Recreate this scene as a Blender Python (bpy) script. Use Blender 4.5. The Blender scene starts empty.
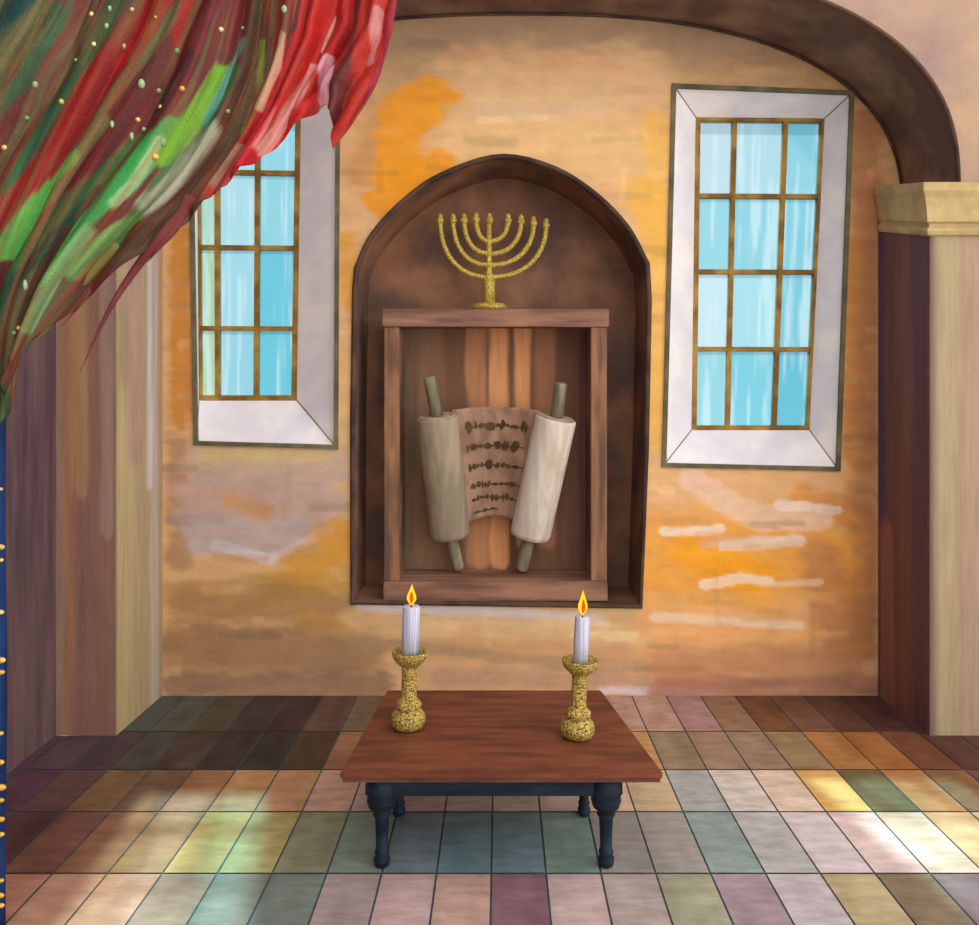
import bpy, bmesh, math, random
import numpy as np
from mathutils import Vector, Matrix
from mathutils.bvhtree import BVHTree

random.seed(7)
scene = bpy.context.scene
COL = scene.collection

# ------------------------------------------------------------------ scale of the room
D = 4.6            # camera to back wall, metres
S = 180.0          # image pixels per metre on the back wall
HX, HY = 500.0, 400.0
EYE = 1.64

def at(px, py, k=1.0):
    """place a photograph measurement on the upright plane at depth k*D from the eye"""
    return Vector(((px - HX) * k / S, D * k - D, EYE + (HY - py) * k / S))

def yk(k):
    return D * k - D

def lin(c):
    c = c / 255.0
    return c / 12.92 if c <= 0.04045 else ((c + 0.055) / 1.055) ** 2.4

def rgb(r, g, b):
    return (lin(r), lin(g), lin(b))

# ------------------------------------------------------------------ pigment painting on meshes
def vnoise(x, y, seed=0):
    x = np.asarray(x, float); y = np.asarray(y, float)
    xi = np.floor(x); yi = np.floor(y)
    xf = x - xi; yf = y - yi
    def h(a, b):
        t = np.sin(a * 127.1 + b * 311.7 + seed * 74.7) * 43758.5453
        return t - np.floor(t)
    u = xf * xf * (3 - 2 * xf); v = yf * yf * (3 - 2 * yf)
    return (h(xi, yi) * (1 - u) + h(xi + 1, yi) * u) * (1 - v) + (h(xi, yi + 1) * (1 - u) + h(xi + 1, yi + 1) * u) * v

def fbm(x, y, seed=0):
    return 0.55 * vnoise(x, y, seed) + 0.3 * vnoise(x * 2.1, y * 2.1, seed + 1) + 0.15 * vnoise(x * 4.3, y * 4.3, seed + 2)

def seg_dist(X, Y, pts):
    best = np.full(X.shape, 1e9)
    for (ax, ay), (bx, by) in zip(pts[:-1], pts[1:]):
        dx, dy = bx - ax, by - ay
        L = dx * dx + dy * dy + 1e-9
        t = np.clip(((X - ax) * dx + (Y - ay) * dy) / L, 0, 1)
        best = np.minimum(best, np.hypot(X - ax - t * dx, Y - ay - t * dy))
    return best

def paint(X, Y, base, strokes, jit=(9.0, 9.0), amp=0.55, seed=3, n=None):
    """brush strokes of pigment: (points, half width, colour, opacity, edge softness)"""
    C = np.empty(X.shape + (3,)); C[:] = rgb(*base)
    if n is None: n = fbm(X / jit[0], Y / jit[1], seed)
    for i, s in enumerate(strokes):
        pts, w, colr = s[0], s[1], s[2]
        a = s[3] if len(s) > 3 else 0.9
        soft = s[4] if len(s) > 4 else 0.5
        if len(pts) == 1:
            pts = [pts[0], (pts[0][0] + .01, pts[0][1])]
        d = seg_dist(X, Y, pts) / w + (n - 0.5) * 2 * amp
        m = np.clip((1.0 - d) / soft + 0.5, 0, 1)
        m = m * m * (3 - 2 * m) * a
        C = C * (1 - m[..., None]) + np.array(rgb(*colr)) * m[..., None]
    return C

def set_paint(me, cols):
    ca = me.color_attributes.new('pigment', 'FLOAT_COLOR', 'POINT')
    buf = np.ones((len(me.vertices), 4), dtype=np.float32)
    buf[:, :3] = cols
    ca.data.foreach_set('color', buf.ravel())

# ------------------------------------------------------------------ materials
def nodes(name):
    m = bpy.data.materials.new(name); m.use_nodes = True
    nt = m.node_tree; nt.nodes.clear()
    out = nt.nodes.new('ShaderNodeOutputMaterial')
    return m, nt, out

def brushed(nt, color_socket, stretch, scale, amount, bump, rough, metallic=0.0, spec=0.25):
    """multiply a colour by streaky brushwork and give it a canvas-like bump"""
    N = nt.nodes.new; L = nt.links.new
    tc = N('ShaderNodeTexCoord'); mp = N('ShaderNodeMapping')
    mp.inputs['Scale'].default_value = stretch
    L(tc.outputs['Object'], mp.inputs['Vector'])
    nz = N('ShaderNodeTexNoise'); nz.inputs['Scale'].default_value = scale
    nz.inputs['Detail'].default_value = 6; nz.inputs['Roughness'].default_value = 0.65
    L(mp.outputs['Vector'], nz.inputs['Vector'])
    mr = N('ShaderNodeMapRange')
    mr.inputs['From Min'].default_value = 0.25; mr.inputs['From Max'].default_value = 0.75
    mr.inputs['To Min'].default_value = 1 - amount; mr.inputs['To Max'].default_value = 1 + amount
    L(nz.outputs['Fac'], mr.inputs['Value'])
    mx = N('ShaderNodeMix'); mx.data_type = 'RGBA'; mx.blend_type = 'MULTIPLY'
    mx.inputs['Factor'].default_value = 1.0
    L(color_socket, mx.inputs['A']); L(mr.outputs['Result'], mx.inputs['B'])
    bs = N('ShaderNodeBsdfPrincipled')
    bs.inputs['Roughness'].default_value = rough
    bs.inputs['Metallic'].default_value = metallic
    bs.inputs['Specular IOR Level'].default_value = spec
    L(mx.outputs['Result'], bs.inputs['Base Color'])
    n2 = N('ShaderNodeTexNoise'); n2.inputs['Scale'].default_value = 160
    L(tc.outputs['Object'], n2.inputs['Vector'])
    ad = N('ShaderNodeMath'); ad.operation = 'ADD'
    L(nz.outputs['Fac'], ad.inputs[0]); L(n2.outputs['Fac'], ad.inputs[1])
    bp = N('ShaderNodeBump'); bp.inputs['Strength'].default_value = bump
    bp.inputs['Distance'].default_value = 0.01
    L(ad.outputs[0], bp.inputs['Height']); L(bp.outputs['Normal'], bs.inputs['Normal'])
    return bs

def pigment_mat(name, stretch=(1, 1, 1), scale=6, amount=.18, bump=.25, rough=.85, spec=.15, sheen=0):
    m, nt, out = nodes(name)
    a = nt.nodes.new('ShaderNodeAttribute'); a.attribute_name = 'pigment'
    bs = brushed(nt, a.outputs['Color'], stretch, scale, amount, bump, rough, 0, spec)
    nt.links.new(bs.outputs[0], out.inputs[0])
    return m

def tone_mat(name, c1, c2, stretch=(1, 1, 1), scale=6, amount=.15, bump=.2, rough=.7, metallic=0., spec=.25, lo=.4, hi=.6, mscale=None):
    m, nt, out = nodes(name)
    N = nt.nodes.new; L = nt.links.new
    tc = N('ShaderNodeTexCoord'); mp = N('ShaderNodeMapping'); mp.inputs['Scale'].default_value = stretch
    L(tc.outputs['Object'], mp.inputs['Vector'])
    nz = N('ShaderNodeTexNoise'); nz.inputs['Scale'].default_value = mscale or scale * .6
    nz.inputs['Detail'].default_value = 5
    L(mp.outputs['Vector'], nz.inputs['Vector'])
    cr = N('ShaderNodeValToRGB')
    cr.color_ramp.elements[0].position = lo; cr.color_ramp.elements[0].color = (*rgb(*c1), 1)
    cr.color_ramp.elements[1].position = hi; cr.color_ramp.elements[1].color = (*rgb(*c2), 1)
    L(nz.outputs['Fac'], cr.inputs['Fac'])
    bs = brushed(nt, cr.outputs['Color'], stretch, scale, amount, bump, rough, metallic, spec)
    L(bs.outputs[0], out.inputs[0])
    return m

def emit_mat(name, c, strength):
    m, nt, out = nodes(name)
    e = nt.nodes.new('ShaderNodeEmission'); e.inputs[0].default_value = (*rgb(*c), 1); e.inputs[1].default_value = strength
    nt.links.new(e.outputs[0], out.inputs[0])
    return m

def glass_mat(name):
    m, nt, out = nodes(name)
    N = nt.nodes.new; L = nt.links.new
    a = N('ShaderNodeAttribute'); a.attribute_name = 'pigment'
    tr = N('ShaderNodeBsdfTransparent'); L(a.outputs['Color'], tr.inputs[0])
    tl = N('ShaderNodeBsdfTranslucent'); L(a.outputs['Color'], tl.inputs[0])
    df = N('ShaderNodeBsdfDiffuse'); L(a.outputs['Color'], df.inputs[0])
    m1 = N('ShaderNodeMixShader'); m1.inputs[0].default_value = .5
    L(tl.outputs[0], m1.inputs[1]); L(df.outputs[0], m1.inputs[2])
    m2 = N('ShaderNodeMixShader'); m2.inputs[0].default_value = .26
    L(tr.outputs[0], m2.inputs[1]); L(m1.outputs[0], m2.inputs[2])
    gl = N('ShaderNodeBsdfGlossy'); gl.inputs['Roughness'].default_value = .12
    m3 = N('ShaderNodeMixShader'); m3.inputs[0].default_value = .04
    L(m2.outputs[0], m3.inputs[1]); L(gl.outputs[0], m3.inputs[2])
    L(m3.outputs[0], out.inputs[0])
    return m

M = {
    'plaster': pigment_mat('painted_plaster', (1, 1, 2.2), 5, .14, .35),
    'pier': pigment_mat('streaked_pier_paint', (9, 9, .7), 3, .2, .3),
    'tile': pigment_mat('glazed_stone_tile', (1, 3, 1), 7, .3, .2, .55, .3),
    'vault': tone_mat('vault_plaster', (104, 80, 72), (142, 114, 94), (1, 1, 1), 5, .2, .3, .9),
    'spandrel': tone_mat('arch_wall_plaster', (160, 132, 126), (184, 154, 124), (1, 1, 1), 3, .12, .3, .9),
    'purplewall': tone_mat('purple_brown_plaster', (84, 62, 74), (112, 88, 86), (5, 5, .5), 3, .18, .3, .9),
    'capital': tone_mat('cream_cornice_stone', (172, 150, 106), (196, 172, 120), (1, 1, 1), 8, .18, .3, .8),
    'white': tone_mat('white_window_plaster', (232, 228, 236), (248, 242, 240), (1, 1, 1), 6, .05, .25, .8),
    'outline': tone_mat('dark_moulding_paint', (88, 84, 66), (120, 112, 84), (1, 1, 1), 8, .2, .2, .8),
    'gilt_wood': tone_mat('ochre_window_wood', (128, 92, 34), (172, 134, 62), (1, 1, 1), 14, .25, .25, .6),
    'glass': glass_mat('streaked_blue_glass'),
    'niche': tone_mat('brown_niche_wood', (106, 82, 72), (158, 112, 84), (1, 1, 1), 4, .3, .3, .75),
    'nicherim': tone_mat('dark_niche_rim', (62, 46, 42), (92, 70, 56), (1, 1, 1), 8, .2, .3, .75),
    'arkwood': tone_mat('reddish_ark_wood', (108, 80, 66), (162, 116, 84), (6, 6, .8), 4, .2, .25, .65),
    'arkbeam': tone_mat('ark_beam_wood', (120, 86, 72), (166, 122, 98), (.8, 6, 6), 4, .2, .25, .65),
    'panel': pigment_mat('ark_back_panel', (9, 9, .7), 3, .16, .25, .75),
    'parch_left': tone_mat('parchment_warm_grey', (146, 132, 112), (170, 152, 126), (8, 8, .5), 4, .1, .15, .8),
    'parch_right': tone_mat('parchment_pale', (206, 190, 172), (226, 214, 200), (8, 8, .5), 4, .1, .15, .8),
    'sheet': tone_mat('parchment_sheet', (140, 108, 90), (170, 136, 112), (4, 4, 2), 5, .15, .2, .85),
    'ink': tone_mat('brown_ink', (70, 54, 36), (92, 72, 46), (1, 1, 1), 20, .2, .1, .8),
    'stave': tone_mat('grey_green_stave_wood', (116, 112, 94), (146, 138, 112), (8, 8, 1), 6, .2, .2, .6),
    'rollend': tone_mat('rolled_parchment_end', (160, 132, 112), (190, 164, 140), (1, 1, 1), 30, .15, .2, .8),
    'gold': tone_mat('speckled_gold', (120, 98, 36), (236, 204, 92), (1, 1, 1), 200, .25, .6, .42, .25, .5, .40, .54, 150),
    'golddark': tone_mat('speckled_antique_gold', (74, 68, 38), (226, 192, 92), (1, 1, 1), 300, .25, .6, .42, .2, .5, .40, .57, 170),
    'tabletop': tone_mat('red_brown_table_wood', (98, 52, 36), (126, 70, 46), (1.2, 6, 6), 5, .2, .2, .5, 0, .3),
    'tableedge': tone_mat('table_edge_wood', (84, 52, 46), (116, 76, 62), (1.2, 6, 6), 5, .2, .2, .6),
    'tablebase': tone_mat('blue_black_table_paint', (16, 26, 42), (26, 44, 58), (1, 1, 4), 8, .3, .3, .5),
    'wax': tone_mat('lilac_white_wax', (172, 176, 206), (220, 220, 236), (60, 60, 1), 4, .1, .1, .5),
    'wick': tone_mat('charred_wick', (30, 24, 22), (50, 40, 34), (1, 1, 1), 20, .1, .1, .9),
    'flame': emit_mat('flame_yellow', (250, 190, 40), 1.3),
    'flamecore': emit_mat('flame_red_orange', (226, 76, 22), 1.2),
    'cloth': pigment_mat('striped_silk', (3, 3, 3), 9, .14, .3, .6, .3),
    'sequin': tone_mat('gold_sequin', (226, 164, 66), (255, 226, 150), (1, 1, 1), 40, .1, .1, .3, .3, .6),
    'bead': tone_mat('pale_green_bead', (120, 168, 110), (160, 196, 140), (1, 1, 1), 40, .1, .1, .5),
    'blue': tone_mat('navy_curtain_cloth', (10, 36, 84), (18, 54, 104), (8, 8, 1), 5, .2, .3, .8),
    'embroidery': tone_mat('gold_thread', (214, 172, 60), (240, 206, 110), (1, 1, 1), 40, .2, .3, .5, .2),
    'maroon': tone_mat('maroon_strand', (104, 44, 50), (124, 62, 58), (1, 1, 1), 10, .15, .1, .8),
    'olive': tone_mat('olive_strand', (120, 124, 62), (128, 108, 58), (1, 1, 1), 10, .15, .1, .8),
    'leafgreen': tone_mat('green_strand', (58, 112, 62), (92, 140, 74), (1, 1, 1), 10, .15, .1, .8),
}

# ------------------------------------------------------------------ object helpers
def props(o, label=None, cat=None, group=None, kind=None):
    if label: o['label'] = label
    if cat: o['category'] = cat
    if group: o['group'] = group
    if kind: o['kind'] = kind
    return o

def thing(name, loc, label, cat, group=None, kind=None):
    o = bpy.data.objects.new(name, None); COL.objects.link(o)
    o.location = loc; o.empty_display_size = .1
    return props(o, label, cat, group, kind)

def root_loc(p):
    v = Vector((0, 0, 0))
    while p is not None:
        v += p.location; p = p.parent
    return v

def obj(name, bm, mat, parent=None, smooth=False, origin=None, normals=True):
    if normals:
        bmesh.ops.recalc_face_normals(bm, faces=bm.faces)
    off = root_loc(parent) if parent else (origin or Vector((0, 0, 0)))
    bmesh.ops.translate(bm, verts=bm.verts, vec=-off)
    me = bpy.data.meshes.new(name); bm.to_mesh(me); bm.free()
    me.materials.append(M[mat])
    if smooth:
        me.polygons.foreach_set('use_smooth', [True] * len(me.polygons))
    o = bpy.data.objects.new(name, me); COL.objects.link(o)
    if parent: o.parent = parent
    else: o.location = off
    return o

def structure(o, label, cat):
    return props(o, label, cat, None, 'structure')

def prism(bm, pts_a, pts_b, cap=True):
    a = [bm.verts.new(p) for p in pts_a]; b = [bm.verts.new(p) for p in pts_b]
    n = len(a)
    for i in range(n):
        j = (i + 1) % n
        bm.faces.new((a[i], a[j], b[j], b[i]))
    if cap:
        bm.faces.new(a[::-1]); bm.faces.new(b)

def box(bm, x0, x1, y0, y1, z0, z1, bevel=0):
    t = bmesh.new()
    prism(t, [(x0, y0, z0), (x1, y0, z0), (x1, y1, z0), (x0, y1, z0)],
          [(x0, y0, z1), (x1, y0, z1), (x1, y1, z1), (x0, y1, z1)])
    if bevel:
        bmesh.ops.bevel(t, geom=t.edges[:], offset=bevel, segments=2, affect='EDGES')
    merge(bm, t)

def merge(bm, t):
    bmesh.ops.recalc_face_normals(t, faces=t.faces)
    me = bpy.data.meshes.new('tmp'); t.to_mesh(me); t.free(); bm.from_mesh(me); bpy.data.meshes.remove(me)

def lathe(bm, p0, axis, prof, seg=24, flat=(1, 1)):
    axis = Vector(axis).normalized()
    ref = Vector((0, 1, 0)) if abs(axis.y) < .9 else Vector((1, 0, 0))
    u = axis.cross(ref).normalized(); v = axis.cross(u).normalized()
    rings = []
    for t, r in prof:
        c = Vector(p0) + axis * t
        if r < 1e-6: rings.append([bm.verts.new(c)])
        else: rings.append([bm.verts.new(c + u * math.cos(2 * math.pi * i / seg) * r * flat[0] + v * math.sin(2 * math.pi * i / seg) * r * flat[1]) for i in range(seg)])
    for a, b in zip(rings[:-1], rings[1:]):
        if len(a) == 1 and len(b) == 1: continue
        for i in range(seg):
            j = (i + 1) % seg
            if len(a) == 1: bm.faces.new((a[0], b[j], b[i]))
            elif len(b) == 1: bm.faces.new((a[i], a[j], b[0]))
            else: bm.faces.new((a[i], a[j], b[j], b[i]))
    if len(rings[0]) > 1: bm.faces.new(rings[0][::-1])
    if len(rings[-1]) > 1: bm.faces.new(rings[-1])

def tube(bm, pts, radii, seg=10, closed=False):
    pts = [Vector(p) for p in pts]
    if not hasattr(radii, '__len__'): radii = [radii] * len(pts)
    n = len(pts); rings = []; prev = None
    for i, p in enumerate(pts):
        a = pts[(i - 1) % n] if (i > 0 or closed) else p
        b = pts[(i + 1) % n] if (i < n - 1 or closed) else p
        t = (b - a).normalized()
        if prev is None:
            ref = Vector((0, 1, 0)) if abs(t.y) < .9 else Vector((1, 0, 0))
            u = t.cross(ref).normalized()
        else:
            u = (prev - t * prev.dot(t)).normalized()
        prev = u; v = t.cross(u)
        rings.append([bm.verts.new(p + (u * math.cos(2 * math.pi * j / seg) + v * math.sin(2 * math.pi * j / seg)) * radii[i]) for j in range(seg)])
    pairs = list(zip(rings[:-1], rings[1:])) + ([(rings[-1], rings[0])] if closed else [])
    for a, b in pairs:
        for i in range(seg):
            j = (i + 1) % seg
            bm.faces.new((a[i], a[j], b[j], b[i]))
    if not closed:
        bm.faces.new(rings[0][::-1]); bm.faces.new(rings[-1])

def catmull(pts, n):
    P = [np.array(p, float) for p in pts]
    P = [2 * P[0] - P[1]] + P + [2 * P[-1] - P[-2]]
    out = []
    m = len(P) - 3
    for i in range(n):
        s = i / (n - 1) * m; k = min(int(s), m - 1); t = s - k
        a, b, c, d = P[k:k + 4]
        out.append(.5 * ((2 * b) + (-a + c) * t + (2 * a - 5 * b + 4 * c - d) * t * t + (-a + 3 * b - 3 * c + d) * t ** 3))
    return np.array(out)

def grid_obj(name, P, cols, mat, parent=None, keep=None, smooth=True, origin=None):
    """P: (rows, cols, 3) points -> one mesh with pigment"""
    R, Cn = P.shape[:2]
    off = root_loc(parent) if parent else (origin or Vector((0, 0, 0)))
    V = P.reshape(-1, 3) - np.array(off)
    faces = []
    for i in range(R - 1):
        for j in range(Cn - 1):
            if keep is None or keep[i, j]:
                a = i * Cn + j
                faces.append((a, a + 1, a + Cn + 1, a + Cn))
    me = bpy.data.meshes.new(name); me.from_pydata(V.tolist(), [], faces)
    me.materials.append(M[mat])
    set_paint(me, cols.reshape(-1, 3))
    if smooth: me.polygons.foreach_set('use_smooth', [True] * len(me.polygons))
    o = bpy.data.objects.new(name, me); COL.objects.link(o)
    if parent: o.parent = parent
    else: o.location = off
    return o

def inside(X, Y, poly):
    r = np.zeros(X.shape, bool); n = len(poly)
    for i in range(n):
        x0, y0 = poly[i]; x1, y1 = poly[(i + 1) % n]
        c = ((y0 > Y) != (y1 > Y))
        with np.errstate(divide='ignore', invalid='ignore'):
            r ^= c & (X < (x1 - x0) * (Y - y0) / (y1 - y0 + 1e-12) + x0)
    return r

# ------------------------------------------------------------------ measurements
NICHE = [(352, 602), (353, 420), (355, 290)] + [tuple(p) for p in catmull([(357, 268), (372, 236), (402, 203), (440, 176), (498, 157), (550, 167), (592, 192), (626, 226), (647, 264)], 40)] + [(649, 300), (646, 450), (641, 606)]
WIN = {   # outer quad TL, TR, BR, BL on the wall; inner quad, set back
    1: dict(o=[(190, 85), (338, 85), (336, 447), (196, 443)], i=[(197, 114), (299, 116), (295, 398), (199, 398)], v=[.2, .60], h=[.205, .47, .755], d=1.035),
    2: dict(o=[(674, 86), (852, 93), (838, 469), (664, 465)], i=[(697, 119), (823, 120), (808, 428), (693, 428)], v=[.295, .70], h=[.25, .495, .745], d=1.035),
}

# ------------------------------------------------------------------ back wall
gx = np.arange(110, 922, 2.5); gy = np.arange(-30, 703, 2.5)
X, Y = np.meshgrid(gx, gy)
Z = EYE + (HY - Y) / S
Z = np.maximum(Z, -.01)
P = np.stack([(X - HX) / S, np.zeros_like(X), Z], -1)
ST = [
    ([(180, 40), (880, 40)], 60, (196, 158, 112), .85, 1.2),  # this band and the next: shading below the arch painted in grey-brown
    ([(160, 20), (860, 34)], 34, (176, 146, 118), .85, 1.1),
    ([(450, 60), (640, 66)], 12, (212, 156, 110), .6, .9),
    ([(460, 90), (640, 80)], 34, (228, 186, 140), .8, 1.0),
    ([(470, 140), (560, 130), (640, 160)], 30, (232, 190, 134), .8, .9),
    ([(480, 110), (600, 108)], 9, (222, 186, 150), .7, .8),
    ([(655, 120), (658, 440)], 12, (240, 186, 90), .8, .9),
    ([(640, 190), (655, 230)], 16, (238, 182, 84), .8, .9),
    ([(372, 170), (392, 130), (404, 205)], 26, (206, 150, 92), .8, .9),
    ([(400, 170), (405, 115), (430, 100)], 24, (240, 160, 46), .95, .45),
    ([(380, 200), (440, 165)], 15, (238, 156, 40), .9, .5),
    ([(345, 240), (352, 300)], 10, (226, 160, 70), .8, .9),
    ([(350, 330), (345, 560)], 8, (226, 186, 130), .7, .9),
    # right of the right window
    ([(866, 120), (862, 650)], 16, (182, 124, 80), .85, 1.0),
    ([(853, 240), (848, 520)], 8, (210, 142, 74), .7, 1.0),
    # left of the left window
    ([(180, 230), (182, 420)], 11, (206, 138, 60), .9, .8),
    ([(178, 440), (180, 560)], 12, (170, 130, 100), .7, .9),
    # below the left window
    ([(205, 465), (330, 470)], 22, (204, 178, 156), .85, .9),
    ([(200, 500), (320, 505)], 26, (196, 168, 158), .85, .8),
    ([(205, 535), (300, 540)], 20, (196, 176, 174), .85, .7),
    ([(232, 500), (262, 512)], 10, (214, 158, 104), .7, .8),
    ([(205, 455), (325, 455)], 6, (216, 190, 132), .7, .8),
    ([(215, 545), (270, 560), (330, 530)], 5, (226, 216, 220), .7, .5),
    ([(300, 570), (340, 540)], 22, (222, 158, 58), .85, .7),
    ([(270, 590), (345, 580)], 14, (206, 156, 70), .8, .8),
    ([(185, 600), (350, 610)], 20, (172, 130, 82), .8, 1.0),
    ([(180, 650), (360, 650)], 26, (164, 124, 92), .85, 1.0),
    ([(175, 685), (380, 685)], 14, (156, 120, 98), .8, .9),
    ([(300, 620), (345, 628)], 9, (200, 150, 80), .7, .8),
    # under the niche
    ([(360, 620), (640, 622)], 16, (218, 178, 128), .85, .9),
    ([(420, 628), (560, 622), (660, 640)], 10, (226, 190, 142), .8, .8),
    ([(400, 648), (640, 655)], 10, (208, 160, 116), .75, .8),
    ([(350, 640), (560, 664), (700, 668)], 6, (176, 146, 112), .65, .8),
    ([(360, 606), (500, 612), (600, 618)], 5, (214, 202, 204), .8, .6),
    ([(440, 676), (660, 682)], 9, (196, 156, 128), .75, .9),
    ([(600, 690), (720, 692)], 4, (226, 208, 214), .8, .6),
    # below the right window
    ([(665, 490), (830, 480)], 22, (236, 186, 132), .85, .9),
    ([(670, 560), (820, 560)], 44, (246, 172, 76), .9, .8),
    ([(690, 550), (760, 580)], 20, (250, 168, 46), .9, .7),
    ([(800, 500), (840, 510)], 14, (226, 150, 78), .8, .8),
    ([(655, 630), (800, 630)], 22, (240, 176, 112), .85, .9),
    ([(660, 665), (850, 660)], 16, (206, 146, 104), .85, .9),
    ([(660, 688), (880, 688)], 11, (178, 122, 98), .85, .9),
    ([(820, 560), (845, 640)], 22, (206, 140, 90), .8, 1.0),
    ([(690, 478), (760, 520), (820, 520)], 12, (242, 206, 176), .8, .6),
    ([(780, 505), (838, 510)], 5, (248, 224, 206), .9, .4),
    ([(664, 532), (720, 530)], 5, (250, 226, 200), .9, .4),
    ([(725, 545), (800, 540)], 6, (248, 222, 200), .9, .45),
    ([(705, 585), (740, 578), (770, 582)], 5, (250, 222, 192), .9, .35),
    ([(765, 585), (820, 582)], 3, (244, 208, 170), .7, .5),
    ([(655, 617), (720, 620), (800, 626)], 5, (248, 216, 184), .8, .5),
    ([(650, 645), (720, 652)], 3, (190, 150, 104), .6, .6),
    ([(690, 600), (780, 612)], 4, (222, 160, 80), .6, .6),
]
cols = paint(X, Y, (224, 178, 128), ST, jit=(26, 9), amp=.5)
def dabs(C, X, Y, n, length, width, seed, alpha=.45, vert=False):
    # loose short brush dabs that vary the pigment already there
    r = np.random.default_rng(seed)
    for _ in range(n):
        i = r.integers(0, X.shape[0]); j = r.integers(0, X.shape[1])
        x, y = X[i, j], Y[i, j]
        c = np.clip(C[i, j] * (1 + r.normal(0, .22)) * (1 + r.normal(0, .06, 3)), .004, .97)
        l = r.uniform(.4, 1) * length; w_ = r.uniform(.5, 1) * width; sl = r.normal(0, .12)
        q = [(x, y - l), (x + sl * l, y + l)] if vert else [(x - l, y), (x, y + sl * l * .5), (x + l, y + sl * l)]
        m_ = (np.abs(X - x) < l + 12) & (np.abs(Y - y) < l + 12)
        d = seg_dist(X[m_], Y[m_], q) / w_ + (fbm(X[m_] / 14, Y[m_] / 4, seed) - .5) * .9
        a_ = np.clip((1 - d) / .5 + .5, 0, 1) * alpha * r.uniform(.5, 1)
        C[m_] = C[m_] * (1 - a_[:, None]) + c * a_[:, None]
    return C
cols = dabs(cols, X, Y, 420, 34, 5.5, 12)
cols = dabs(cols, X, Y, 110, 26, 4.5, 13, .2, True)
cx = X[:-1, :-1] + 1.25; cy = Y[:-1, :-1] + 1.25
keep = ~inside(cx, cy, NICHE)
for w in WIN.values():
    keep &= ~inside(cx, cy, w['o'])
wall_back = grid_obj('wall_back', P, cols, 'plaster', keep=keep, smooth=False)
structure(wall_back, 'orange and cream mottled plaster wall at the back, around niche and windows', 'wall')

# ------------------------------------------------------------------ niche lining
bm = bmesh.new()
KN = 1.10
front = [at(x, y, 1) for x, y in NICHE]
back = [Vector((p.x, yk(KN), p.z)) for p in front]
prism(bm, front, back, cap=False)
bm.faces.new([bm.verts.new(p) for p in back])
structure(obj('wall_niche', bm, 'niche'), 'dark brown arched niche recessed in the back wall between the windows', 'niche')
bm = bmesh.new()
rim = [Vector((p.x, -.004, p.z)) for p in front]
tube(bm, rim, .016, 8, closed=True)
structure(obj('trim_1', bm, 'nicherim', smooth=True), 'dark outline moulding around the arched niche', 'moulding')

# ------------------------------------------------------------------ windows
def lerp2(q, u, v):
    tl, tr, br, bl = [np.array(p, float) for p in q]
    return (tl * (1 - u) + tr * u) * (1 - v) + (bl * (1 - u) + br * u) * v

PANES = {
    2: [[(188, 212, 226), (168, 208, 222), (132, 200, 216)], [(142, 204, 218), (132, 200, 216), (122, 196, 214)],
        [(192, 220, 230), (158, 212, 224), (112, 192, 212)], [(140, 204, 216), (112, 196, 214), (88, 182, 206)]],
    1: [[(160, 206, 210), (164, 214, 226), (150, 208, 224)], [(172, 210, 196), (172, 216, 226), (146, 208, 222)],  # first column has a yellow-green reflection painted into the glass
        [(168, 204, 166), (160, 212, 226), (112, 196, 216)], [(176, 206, 168), (150, 206, 222), (112, 196, 216)]],
}
def bar(bm, a, b, w, k0, k1):
    """a squared bar between two measured points, w wide, running in depth k0..k1"""
    a = np.array(a, float); b = np.array(b, float)
    t = (b - a) / np.linalg.norm(b - a); n = np.array((-t[1], t[0])) * w / 2
    q = [a + n, b + n, b - n, a - n]
    kk = (k0 + k1) / 2
    def pt(p, k):
        v = at(p[0], p[1], kk); v.y = yk(k); return v
    prism(bm, [pt(p, k0) for p in q], [pt(p, k1) for p in q])

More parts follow.
